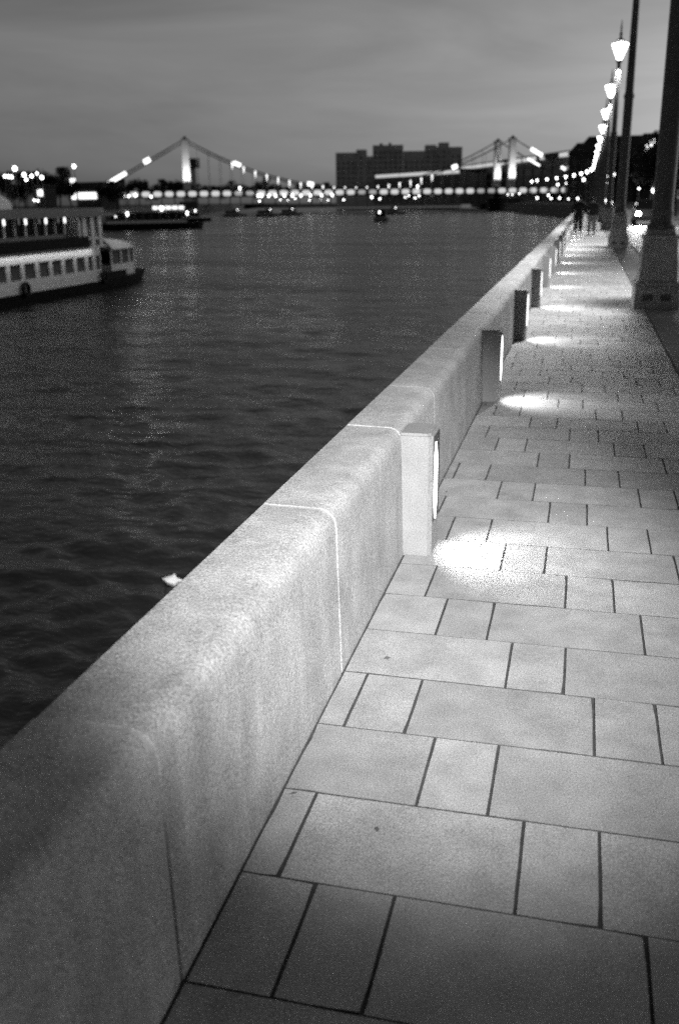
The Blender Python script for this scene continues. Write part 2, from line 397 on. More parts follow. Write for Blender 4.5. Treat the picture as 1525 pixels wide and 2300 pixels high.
def lantern_curve(o):
    l = o.data; l.use_nodes = True; t = l.node_tree; n = t.nodes; k = t.links
    e = n.get('Emission') or n.new('ShaderNodeEmission'); tcn = n.new('ShaderNodeTexCoord'); sp = n.new('ShaderNodeSeparateXYZ'); k.new(tcn.outputs['Normal'], sp.inputs[0])
    ab = n.new('ShaderNodeMath'); ab.operation = 'ABSOLUTE'; k.new(sp.outputs['Z'], ab.inputs[0])
    mr_ = n.new('ShaderNodeMapRange'); mr_.inputs['From Min'].default_value = .984; mr_.inputs['From Max'].default_value = .997; mr_.inputs['To Min'].default_value = 1; mr_.inputs['To Max'].default_value = .02
    k.new(ab.outputs[0], mr_.inputs['Value']); k.new(mr_.outputs[0], e.inputs['Strength'])
l0 = lamp_proto()
lamps = []
for n in range(-1, 22):
    o = l0 if n == -1 else copy_tree(l0)
    Y = 15.6+19.3*n
    o.location = (1.1+x_right(Y), Y, 0); lamps.append((n, o, Y))
for n, o, Y in lamps:
    o['label'] = 'tall iron street lamp on a square pedestal with a glowing lantern head'
    if 0 <= n <= 7: lantern_curve(light('lantern_light', 'SPOT', (0, .42 if n < 2 else 0, HEAD-.75), LAMP_W, o, .12 if n < 2 else .3, 132, .7, (0, .42 if n < 2 else 0, 0)))
ORD = ('first', 'second', 'third', 'fourth', 'fifth', 'sixth')
for n, o, Y in lamps:
    if n in (0, 1): o['label'] = '%s iron street lamp from the strolling couple going away from the bridge' % ORD[1-n]
    elif 2 <= n <= 7: o['label'] = '%s iron street lamp from the strolling couple going towards the bridge' % ORD[n-2]
    elif n > 7: o['label'] = 'distant street lamp where the row bends towards the bridge'
lamps[0][1]['label'] = 'tall iron street lamp with an added unseen spot light fixed to its pole'
for ch in lamps[0][1].children:                      # this one's lantern is dark; only the added spot is lit
    if ch.name.startswith('lantern'):
        ch.data = ch.data.copy(); ch.data.materials[0] = mat('unlit_glass', .3, .2, .5)
FL = Vector((1.1+.6, -3.7+.3, 3.9)); AIM = Vector((-.78, 4.2, .15))  # added out-of-view spot, put in to brighten the near wall and slabs
d = (AIM-FL).normalized()
fo = empty('added_spot_root', (0, 0, 0)); bpy.data.objects.remove(fo)
lr = lamps[0][1]; loc0 = lr.location
fb = MB(); fb.tube((0, 0, 3.9), FL-loc0, .025); fb.build('added_bracket', M_IRON, lr)
hd = MB(); p0 = FL-loc0; hd.tube(p0-d*.2, p0+d*.12, .07, .14, 14); hd.build('added_spot_housing', M_IRON, lr)
hg = MB(); hg.tube(p0+d*.12, p0+d*.13, .125, .125, 14); hg.build('added_spot_glass', emis('added_spot_glow', 12), lr)
light('added_spot', 'SPOT', tuple(p0+d*.16), 10500, lr, .10, 22.5, .85, tuple(AIM-loc0))

# ------------------------------------------------------------------ two people walking away
M_COAT = mat('dark_coat', .02, .9, .2, var=.2, scale=12); M_SKIN = mat('skin', .35, .6, .3); M_HAIR = mat('dark_hair', .02, .6, .3)
M_JEAN = mat('pale_trousers', .22, .9, .2, var=.15, scale=15); M_BLK = mat('black_trousers', .018, .9, .2)
def skin_mesh(name, pts, edges, m, sub=2):
    me = bpy.data.meshes.new(name); me.from_pydata([p[:3] for p in pts], edges, [])
    o = bpy.data.objects.new(name, me); COL.objects.link(o)
    o.modifiers.new('skin', 'SKIN'); o.modifiers.new('sub', 'SUBSURF').levels = sub
    sv = me.skin_vertices[0].data if me.skin_vertices else None
    if sv is None:
        bm = bmesh.new(); bm.from_mesh(me); bm.verts.layers.skin.verify(); bm.to_mesh(me); bm.free(); sv = me.skin_vertices[0].data
    for i, p in enumerate(pts):
        rr = p[3]; sv[i].radius = rr if isinstance(rr, tuple) else (rr, rr); sv[i].use_root = (i == 0)
    dg = bpy.context.evaluated_depsgraph_get(); dg.update()
    nm = bpy.data.meshes.new_from_object(o.evaluated_get(dg)); nm.name = name
    bpy.data.objects.remove(o); nm.materials.clear(); nm.materials.append(m); nm.shade_smooth(); return nm
def person(loc, rz, label, stride, trousers, coat, h=1.72, arm=.1, long_coat=False):
    root = empty('person', loc, rz, label, 'person', 'people strolling along the parapet'); s = h/1.75
    def S(pts): return [(p[0]*s, p[1]*s, p[2]*s, tuple(q*s for q in p[3]) if isinstance(p[3], tuple) else p[3]*s) for p in pts]
    st = stride
    # one continuous body: pelvis, spine, head, arms with fingers, legs with feet (faces +Y)
    body = [(0,0,.95,(.15,.10)), (0,0,1.15,(.125,.09)), (0,0,1.38,(.17,.10)), (0,0,1.48,.06), (0,.01,1.56,.055), (0,.02,1.64,(.075,.09)), (0,.02,1.71,(.068,.08))]
    ed = [(0,1),(1,2),(2,3),(3,4),(4,5),(5,6)]
    for sx, sw in ((-1, 1), (1, -1)):
        k = len(body)
        body += [(sx*.19,0,1.42,.055), (sx*.235,-.02*sw,1.14,.042), (sx*.23,arm*sw+.04,.90,.032), (sx*.225,arm*sw+.06,.82,(.035,.022))]
        ed += [(2,k),(k,k+1),(k+1,k+2),(k+2,k+3)]
        for q, (fx, fl) in enumerate(((-.03,.07),(-.01,.085),(.012,.08),(.03,.065))):
            body.append((sx*.225+fx*.6, arm*sw+.07+fx*.5, .82-fl-.02, .009)); ed.append((k+3, len(body)-1))
        body.append((sx*.2, arm*sw+.10, .79, .010)); ed.append((k+3, len(body)-1))
        k = len(body)
        body += [(sx*.10,.01*sw,.86,.088), (sx*.105,st*.5*sw+.03,.49,.062), (sx*.105,st*sw,.09,.042), (sx*.11,st*sw+.15,.035,(.04,.03))]
        ed += [(0,k),(k,k+1),(k+1,k+2),(k+2,k+3)]
    obj('body', skin_mesh('body', S(body), ed, M_SKIN), root)
    zb = .62 if long_coat else .88
    jk = [(0,0,1.12,(.20,.15)), (0,0,1.38,(.225,.15)), (0,.0,1.485,(.085,.085)), (0,0,zb,(.24,.17))]
    je = [(0,1),(1,2),(0,3)]
    for sx, sw in ((-1, 1), (1, -1)):
        k = len(jk); jk += [(sx*.215,0,1.40,.09), (sx*.265,-.02*sw,1.14,.078), (sx*.245,arm*sw+.035,.91,.062)]; je += [(1,k),(k,k+1),(k+1,k+2)]
    obj('jacket', skin_mesh('jacket', S(jk), je, coat), root)
    tr = [(0,0,.95,(.165,.115))]; te = []
    for sx, sw in ((-1, 1), (1, -1)):
        k = len(tr); tr += [(sx*.10,.01*sw,.85,.125), (sx*.108,st*.5*sw+.03,.49,.105), (sx*.108,st*sw,.11,.092)]; te += [(0,k),(k,k+1),(k+1,k+2)]
    obj('trousers', skin_mesh('trousers', S(tr), te, trousers), root)
    hr = [(0,-.01,1.72,(.082,.092)), (0,-.045,1.63,(.072,.06)), (0,-.05,1.55,(.06,.04))]
    obj('hair', skin_mesh('hair', S(hr), [(0,1),(1,2)], M_HAIR), root)
    for sx, sw in ((-1, 1), (1, -1)):
        sh = [(sx*.105,st*sw-.05,.05,(.048,.045)), (sx*.107,st*sw+.06,.048,(.05,.042)), (sx*.11,st*sw+.16,.036,(.045,.032))]
        obj('shoe', skin_mesh('shoe', S(sh), [(0,1),(1,2)], M_BLK), root)
person((-.36, 49.3, .0), R(4), 'person in a long dark coat and black trousers walking by the parapet', .12, M_BLK, M_COAT, 1.76, .05, True)
person((.26, 47.6, .0), R(-5), 'person in a dark jacket and pale trousers strolling beside another', -.13, M_JEAN, mat('dark_jacket', .028, .85, .2), 1.7, .08)

# ------------------------------------------------------------------ trees
M_BARK = mat('bark', .05, .9, .2, var=.3, scale=6); M_LEAF = mat('dark_foliage', .035, .75, .2, var=.35, scale=1.2)
def tree_proto(name, H, W, nleaf, seed, leaf=.35):
    g = random.Random(seed); root = empty(name, (0, 0, 0))
    b = MB(); pts = [Vector((0, 0, -.1))]; rr = .028*H
    for i in range(1, 6): pts.append(pts[-1] + Vector((g.uniform(-.03, .03)*H, g.uniform(-.03, .03)*H, H*.12)))
    for i in range(5): b.tube(pts[i], pts[i+1], rr*(1-.14*i), rr*(1-.14*(i+1)), 7)
    blobs = []
    for i in range(9):
        a = g.uniform(0, 6.28); base = pts[g.randint(2, 5)]; e = Vector((math.cos(a)*W*.5*g.uniform(.35, .8), math.sin(a)*W*.5*g.uniform(.35, .8), H*g.uniform(.42, .88)))
        b.tube(base, e, rr*.3, rr*.08, 5); blobs.append((e, W*g.uniform(.14, .26)))
    for i in range(6): blobs.append((Vector((g.uniform(-.2, .2)*W, g.uniform(-.2, .2)*W, H*g.uniform(.5, .93))), W*g.uniform(.16, .27)))
    b.build('trunk', M_BARK, root)
    c = MB(); vs = []; fs = []
    for i in range(nleaf):
        p, br = blobs[g.randrange(len(blobs))]
        q = Vector((g.gauss(0, 1), g.gauss(0, 1), g.gauss(0, .85))); q = p + q.normalized()*br*g.random()**.4
        if q.z > H: q.z = H - g.random()*.1*H
        u = Vector((g.gauss(0, 1), g.gauss(0, 1), g.gauss(0, 1))).normalized(); w = u.orthogonal().normalized(); s = leaf*g.uniform(.5, 1.2)
        k = len(vs); vs += [q-u*s, q+w*s*.45, q+u*s, q-w*s*.45]; fs.append((k, k+1, k+2, k+3))
    me = bpy.data.meshes.new('crown'); me.from_pydata([tuple(v) for v in vs], [], fs); me.materials.append(M_LEAF)
    obj('crown', me, root); return root
TR = [tree_proto('broadleaf_tree', 11, 8, 2600, 11, .38), tree_proto('broadleaf_tree', 12, 9, 2600, 12, .4), tree_proto('broadleaf_tree', 9, 8.5, 2400, 13, .36)]
used = [False]*3
def put_tree(i, loc, s, rz, label, group):
    o = TR[i] if not used[i] else copy_tree(TR[i]); used[i] = True
    o.location = loc; o.scale = (s, s, s*rnd.uniform(.92, 1.1)); o.rotation_euler = (0, 0, rz); return tag(o, label, 'tree', group)
# the dark roundish tree beyond the road and its neighbours
put_tree(0, (8.9, 150, 0), .92, 1.0, 'black roundish tree beside the road between two lamp posts', None)
p = az(1405, 440, 230); put_tree(1, (p.x, p.y, 0), 1.15, 2.0, 'tall dark tree far down the road behind the roundish tree', None)
for i, (px, D, s) in enumerate(((1372, 330, 1.3), (1392, 300, 1.25), (1440, 260, 1.1), (1470, 175, .72), (1500, 150, .66), (1521, 95, .5))):
    p = az(px, 440, D); put_tree(i % 3, (p.x, p.y, 0), s, i*1.3, 'dark tree lining the far side of the road', 'trees lining the road')
for i, px in enumerate((-30, 4, 30, 55, 82, 108, 133, 158, 240, 262)):
    p = az(px, 430, 268+rnd.uniform(-6, 14)); put_tree(i % 3, (p.x, p.y, .2), rnd.uniform(.8, .98)*(.8 if px > 140 else 1), rnd.uniform(0, 6), 'dark tree on the far bank above the moored boats', 'trees on the far bank')
for i, px in enumerate((285, 312, 338, 362, 392, 412, 444, 468, 492, 516, 540, 566, 590, 618, 645, 672, 700, 722, 742)):
    p = az(px, 430, rnd.uniform(625, 680)); put_tree(i % 3, (p.x, p.y, .2), rnd.uniform(1.15, 1.5)*(1.15 if 370 < px < 420 else 1), rnd.uniform(0, 6), 'dark tree on the bank beyond the bridge', 'trees beyond the bridge')

# ------------------------------------------------------------------ suspension bridge
M_STEEL = mat('bridge_steel', .11, .6, .4, var=.2, scale=.4); M_PYL = mat('pylon_paint', .62, .6, .3, var=.1, scale=.4)
M_GLOW = emis('fascia_glow', .62); M_GLOW2 = emis('fascia_glow_dim', .32); M_CHAINGLOW = emis('chain_glow', 2.2); M_DOT = emis('lamp_dot', 6); M_HAN = mat('hanger_steel', .45, .5, .4)
PL = az(422, 432, 508); aL = math.atan2(PL.x, PL.y)
ux, uy = math.cos(aL), -math.sin(aL)           # along the bridge towards our bank
BR = empty('suspension_bridge', (PL.x, PL.y, 0), math.atan2(uy, ux), 'suspension bridge with floodlit pylons and a glowing deck edge across the river', 'bridge')
SPAN, SEP, DZ, TOP = 168.0, 25.0, 6.6, 32.6     # local x along deck, local y away from us, deck height
XA, XB = -52, SPAN+75
for yy, nm in ((-2, 'near'), (SEP+2, 'far')):
    MB().box(XA, XB, yy-.5, yy+.5, DZ-2.0, DZ+1.3).build('deck_girder', M_STEEL, BR)
MB().box(XA, XB, -1.4, SEP+1.4, DZ-.3, DZ+.3).build('roadway', M_ASPH, BR)
for i in range(30):
    x = XA+4+i*(XB-XA-8)/29; MB().box(x-.25, x+.25, -1.5, SEP+1.5, DZ-2.0, DZ-.31).build('cross_beam', M_STEEL, BR)
MB().box(XA, XB, -2.62, -2.4, DZ+1.3, DZ+1.45).build('handrail', M_STEEL, BR)
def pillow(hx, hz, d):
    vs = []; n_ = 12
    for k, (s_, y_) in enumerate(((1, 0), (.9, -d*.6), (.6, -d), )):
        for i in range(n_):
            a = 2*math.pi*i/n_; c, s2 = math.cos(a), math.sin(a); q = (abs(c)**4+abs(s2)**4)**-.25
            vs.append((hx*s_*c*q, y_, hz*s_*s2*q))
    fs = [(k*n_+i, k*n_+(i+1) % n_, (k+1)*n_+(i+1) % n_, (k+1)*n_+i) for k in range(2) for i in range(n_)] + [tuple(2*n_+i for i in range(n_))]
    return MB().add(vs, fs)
pm = [pillow(2.05, 1.25, .35).mesh('glow_panel', M_GLOW), pillow(1.9, 1.1, .35).mesh('glow_panel', M_GLOW2)]  # lamplight washing the girder bays, put in as added glowing panels
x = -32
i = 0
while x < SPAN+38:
    obj('glow_panel', pm[1 if (i*7) % 11 in (0, 4) else 0], BR, (x, -2.52, DZ-.35)); x += 5.72; i += 1
PY = []
for px_, py_ in ((0, 0), (0, SEP), (SPAN, 0), (SPAN, SEP)):
    p = MB(); p.frust(1.95, 1.6, -6, 1.9, 1.55, DZ+2); p.frust(1.85, 1.5, DZ+2, 1.6, 1.3, TOP-1.2, 0, 0)
    o = p.build('pylon', M_PYL, BR, loc=(px_, py_, 0))
    MB().frust(1.9, 1.45, TOP-1.2, 2.1, 1.6, TOP-.6).frust(1.1, .9, TOP-.6, .5, .4, TOP+.6).build('pylon_cap', M_STEEL, o)
    MB().box(-4.5, 4.5, -3.0, 3.0, WATER-1, WATER+6.6).build('pier', mat('pier_stone', .07, .8, .3, var=.2, scale=.5), o)
    for sx in (-1, 1):
        light('pylon_light', 'SPOT', (sx*2.6, -6.5, DZ+.5), 13000, o, .3, 44, .8, (0, 0, DZ+14))
for xx in (0, SPAN):
    MB().box(xx-.5, xx+.5, 1, SEP-1, TOP-12, TOP-10.8).build('cross_tie', M_STEEL, BR)
def chain_z(x):
    if 0 <= x <= SPAN: return DZ+2.2 + (TOP-DZ-2.2-.6)*((x-SPAN/2)/(SPAN/2))**2
    dd = -x if x < 0 else x-SPAN
    return TOP-.6 - (TOP-.6-DZ-.5)*min(1, dd/47.0)
for yy in (0, SEP):
    b = MB(); xs = [-47+k*4.7 for k in range(10)] + [k*SPAN/40 for k in range(41)] + [SPAN+4.7*(k+1) for k in range(10)]
    for a, c in zip(xs[:-1], xs[1:]): b.tube((a, yy, chain_z(a)), (c, yy, chain_z(c)), .34, None, 6)
    b.build('main_chain', M_STEEL, BR)
    x = 5.7
    while x < SPAN-3:
        if chain_z(x)-DZ > 2:
            h_ = MB().tube((x, yy, DZ), (x, yy, chain_z(x)), .11, None, 5).build('hanger', M_HAN, BR)
            if yy == 0 and (x > 22 and x < SPAN-40): MB().lathe([(.1, -2.6), (.2, -1.2), (.3, -.4), (.3, .5), (.1, .8)], 8, (x, yy-.45, chain_z(x)-.7)).build('hanger_lamp', M_CHAINGLOW, h_)
        x += 5.7
def chain_bar(x0, x1, yy, r_, m=M_CHAINGLOW):
    MB().tube((x0, yy-.5, chain_z(x0)), (x1, yy-.5, chain_z(x1)), r_, None, 8).build('chain_glow', m, BR)  # lit stretches of chain, put in as added glowing bars
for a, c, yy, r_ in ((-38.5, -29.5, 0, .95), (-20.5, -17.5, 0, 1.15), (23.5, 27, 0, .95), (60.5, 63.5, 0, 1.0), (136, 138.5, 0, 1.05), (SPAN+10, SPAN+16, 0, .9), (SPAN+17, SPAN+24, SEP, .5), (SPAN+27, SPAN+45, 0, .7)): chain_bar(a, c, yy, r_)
# lamps slung below the deck edge
for px, py in ((582, 438), (590, 441), (606, 438), (622, 437), (642, 436), (660, 435), (680, 434), (702, 434), (728, 432), (753, 431), (957, 415), (540, 415)):
    rel = az(px, py, 500)-Vector((PL.x, PL.y, 0)); lx = rel.x*ux+rel.y*uy
    b = MB().lathe([(.1, -.7), (.42, -.3), (.42, .3), (.1, .6)], 8, (lx, -3.0, DZ-1.7 if py > 425 else DZ+2.2)); b.box(lx-.08, lx+.08, -3.05, -2.4, DZ-1.5, DZ-1.4) if py > 425 else b.box(lx-.08, lx+.08, -3.05, -2.45, DZ+1.0, DZ+2.2)
    b.build('deck_lamp', M_DOT, BR)
# traffic-deck lamps on the approach
# ------------------------------------------------------------------ buildings behind
M_BLK2 = mat('hazed_grey_masonry', .42, .85, .2, var=.2, scale=.15); M_DBLD = mat('dark_masonry', .05, .85, .2, var=.2, scale=.15); M_GBLD = mat('grey_concrete', .16, .8, .3, var=.2, scale=.2); M_CORN = emis('cornice_glow', .55)  # apartment block's raised grey stands in for distance haze
M_WIN = mat('dark_glass', .02, .15, .5)
D = 860
bo = az(755, 440, D); bd = az(1035, 440, D); ang = math.atan2(bd.y-bo.y, bd.x-bo.x); BL = (bd-bo).length
blk = empty('apartment_block', (bo.x, bo.y, 0), ang, 'massive dark stepped apartment block standing behind the bridge', 'building')
def hz(py, px=880): return az(px, py, D).z
out = [(755, 800, 343), (801, 823, 336), (823, 837, 351), (837.5, 905, 326), (905.5, 953, 339), (953.5, 978, 325.5), (978.5, 984, 330), (984, 1006, 320), (1006.5, 1035, 330)]
for a, c, t in out:
    xa, xb = (a-755)/280*BL, (c-755)/280*BL
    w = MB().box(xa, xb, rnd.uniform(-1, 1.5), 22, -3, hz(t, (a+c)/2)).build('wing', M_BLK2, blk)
    nw = max(1, int((xb-xa)/4.2)); zt = hz(t, (a+c)/2)
    wb = MB()
    for k in range(nw):
        for q in range(int((zt-14)/4)):
            cx_ = xa+(k+.5)*(xb-xa)/nw; wb.box(cx_-.7, cx_+.7, -1.25, -1.05, 12+q*4, 13.8+q*4)
    wb.build('windows', M_WIN, w); w.children[0]['kind'] = 'stuff'
MB().box(BL*.35, BL*.37, 3, 6, hz(326), hz(321)).box(BL*.42, BL*.44, 3, 6, hz(326), hz(320)).build('chimney', M_DBLD, blk)
def long_building(p0, p1, z, nbay, label, lit):
    ln = (p1-p0).length; o = empty('gallery_building', (p0.x, p0.y, 0), math.atan2(p1.y-p0.y, p1.x-p0.x), label, 'building')
    w = MB().box(0, ln, .8, 30, -1, z-1.2).build('wall', M_GBLD, o); MB().box(-.6, ln+.6, -.2, 30.5, z+1.0, z+1.7).build('roof', M_DBLD, o)
    for k in range(nbay+1):
        x = k*ln/nbay; MB().box(x-.5, x+.5, 0, .9, -1, z-1.2).build('pier', M_GBLD, o)
        if k < nbay:
            for s_ in range(3): MB().box(x+1.1, x+ln/nbay-1.1, .6, .84, 4.5+s_*5, 8.2+s_*5).build('window', M_WIN, o)
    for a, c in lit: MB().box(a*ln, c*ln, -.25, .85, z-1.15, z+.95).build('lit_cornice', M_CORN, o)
    pr = 0
    for a, c in lit + [(1, 1)]:
        if a > pr: MB().box(pr*ln, a*ln, -.2, .82, z-1.15, z+.95).build('cornice', M_DBLD, o)
        pr = c
    return o
def Pz(x, y, z): p = az(x, y, dist_for_z(x, y, z)); p.z = 0; return p
long_building(Pz(840, 396.5, 20), Pz(1033, 384.5, 20), 20, 12, 'long low building with a glowing cornice left of the twin pylons', [(.02, .33), (.335, .66), (.665, .995)])
long_building(Pz(1035, 378, 24), Pz(1340, 336.5, 24), 24, 16, 'tall gallery building with a broken glowing cornice behind the twin pylons', [(.004, .42), (.44, .55), (.56, .655), (.68, .71), (.80, .985)])
b = az(436, 440, 640)
hs = empty('dark_house', (b.x, b.y, 0), R(22), 'slim tower with a wide dark top beside the left pylon', 'building')
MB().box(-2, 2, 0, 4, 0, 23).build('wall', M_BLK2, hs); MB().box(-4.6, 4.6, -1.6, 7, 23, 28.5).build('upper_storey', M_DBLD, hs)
for i, (px, w, h_) in enumerate(((1345, 26, 19), (1380, 30, 22), (1415, 26, 17))):
    b = az(px, 440, 420+i*12)
    hs = empty('street_house', (b.x, b.y, 0), R(0), ('dark house with two lit windows at the end of the road', 'dark tall house behind the roadside trees', 'low dark house behind the roundish tree')[i], 'building')
    MB().box(-w/2, w/2, 0, 14, -1, h_).build('wall', M_DBLD, hs); MB().prism([(-w/2-.5, h_), (w/2+.5, h_), (w/2-3, h_+4), (-w/2+3, h_+4)], 'y', -.5, 14.5).build('roof', M_DBLD, hs)
    for k in range(5):
        for q in range(4):
            litw = (i == 0 and q == 3 and k in (3, 4)) or (i == 1 and (k, q) in ((0, 0), (2, 1)))
            cx_ = -w/2+(k+.5)*w/5; MB().box(cx_-.8, cx_+.8, -.12, .02, 2.5+q*4, 4.6+q*4).build('window', emis('window_light', 2.5) if litw else M_WIN, hs)
# white cluster high on the right: lit stair windows of a tower
b = az(1462, 330, 330); tw = empty('stair_tower', (b.x, b.y, 0), 0, 'dark stair tower with three stepped lit windows behind the nearest lamp', 'building')
MB().box(-2.6, 9, 0, 8, -1, b.z+4).build('wall', M_DBLD, tw)
for k in range(3): MB().box(-1.7+k*1.1, -.75+k*1.1, -.15, .02, b.z-1.0+k*1.0, b.z+.6+k*1.0).build('window', emis('window_light2', 3), tw)

# ------------------------------------------------------------------ lamps on the banks
def bank_lamp_proto():
    root = empty('bank_lamp'); MB().tube((0, 0, 0), (0, 0, 1), .012, None, 6).build('post', M_IRON, root)
    MB().lathe([(.25, -.3), (.42, 0), (.3, .3), (.05, .42)], 8).build('globe', M_DOT, root); return root
BLP = bank_lamp_proto(); first = [True]
def bank_lamp(px, py, D, base, label, group, r_=1.0, m=None):
    p = az(px, py, D); o = BLP if first[0] else copy_tree(BLP); first[0] = False
    o.location = (p.x, p.y, base); h_ = max(.6, p.z-base)
    for ch in o.children:
        if ch.name.startswith('post'): ch.scale = (8, 8, h_)
        else: ch.location = (0, 0, h_); ch.scale = (r_, r_, r_*1.15)
    return tag(o, label, 'lamp', group)
for px, py, r_ in ((583, 452, 1), (630, 449, .8), (646, 450, .8), (663, 446, 1), (695, 450, .8), (720, 448, .8), (737, 450, .8), (772, 449, 1), (835, 443, 1.5), (853, 447, 1.2), (910, 443, .9), (918, 440, .9), (932, 445, 1), (941, 440, 1), (982, 447, 1.2), (1035, 444, .8)):
    bank_lamp(px, py, 700+rnd.uniform(-20, 20), -1.6, 'small bright lamp on the waterside beyond the bridge', 'lamps on the waterside beyond the bridge', r_*1.25)
for px, py, r_ in ((1140, 437, .8), (1150, 437, .7), (1166, 435, .8), (1206, 445, 1), (1231, 439, .9), (1237, 446, .9), (1256, 445, .9), (1276, 447, .7), (1297, 446, 1), (1252, 415, 1), (1310, 404, 1.3), (1270, 412, .8)):
    D_ = 470 if px < 1200 else 400
    bank_lamp(px, py, D_, -.2, 'small lamp along the bend of our own bank', 'lamps at the bend of the bank', r_*.95)
for px, py, r_ in ((1360, 396, 1.2), (1376, 392, 1.3), (1360, 411, .8), (1356, 434, .9), (1358, 452, 1.1), (1370, 455, 1.1), (1405, 383, .5), (1434, 424, .5), (1462, 388, .9), (1468, 428, 1.3)):
    bank_lamp(px, py, 150 if py > 420 else 200, -.02, 'round lamp among the dark trees beside the road', 'lamps beside the road', r_*.62)
for px, py, r_ in ((20, 397, .9), (27, 398, .9), (34, 379, 1.3), (12, 396, .8), (55, 393, 1.1), (60, 404, .8), (72, 396, .9), (95, 399, 1.0), (84, 390, .7), (167, 374, 1.2), (280, 440, .8), (290, 441, .8), (305, 439, 1), (340, 442, .8), (78, 450, .6), (86, 451, .6)):
    bank_lamp(px, py, 246 if px < 150 else 285, .2, 'bright lamp on a slim post among the trees of the far bank', 'lamps on the far bank', r_*.95)
# lit riverside pavilion on the far bank
b = az(172, 437, 282); pvl = empty('pavilion', (b.x, b.y, .2), R(-18), 'low riverside pavilion with a long lit front and dark flat roof', 'building')
MB().box(0, 9, .2, 7, 0, 5.4).build('wall', M_DBLD, pvl); MB().box(-.6, 11, -.8, 7.5, 5.4, 7.2).build('roof', M_DBLD, pvl)
MB().box(.9, 7.6, -.1, .22, 2.9, 4.6).build('lit_front', emis('pavilion_light', 1.6), pvl); MB().frust(.5, .3, 2.9, .7, .4, 8.2, -.5, -.4).build('lit_pillar', emis('pillar_light', 2.2), pvl)
b = az(88, 428, 250); kk = empty('kiosk', (b.x, b.y, .2), R(-25), 'small kiosk with one bright square window under the trees', 'kiosk')
MB().box(-1.6, 2.6, 0, 3, 0, 5.6).build('wall', M_DBLD, kk); MB().box(-1.9, 2.9, -.3, 3.2, 5.6, 6.0).build('roof', M_DBLD, kk); MB().box(-.5, 1.5, -.1, .02, 3.5, 5.0).build('window', emis('kiosk_light', 2), kk)
# far quay wall
vs = []; ysq = [-200, 0, 100, 200, 300, 400, 500, 700, 900]
for yy in ysq: x = x_left(yy); vs += [(x, yy, .6), (x+.3, yy, WATER-1), (x-1.5, yy, WATER-1), (x-1.5, yy, .6)]
tag(MB().add(vs, [(4*i+k, 4*i+(k+1) % 4, 4*i+4+(k+1) % 4, 4*i+4+k) for i in range(len(ysq)-1) for k in range(4)]).build('far_quay_wall', M_QUAY), 'long dark quay wall of the far bank behind the boats', 'quay wall')

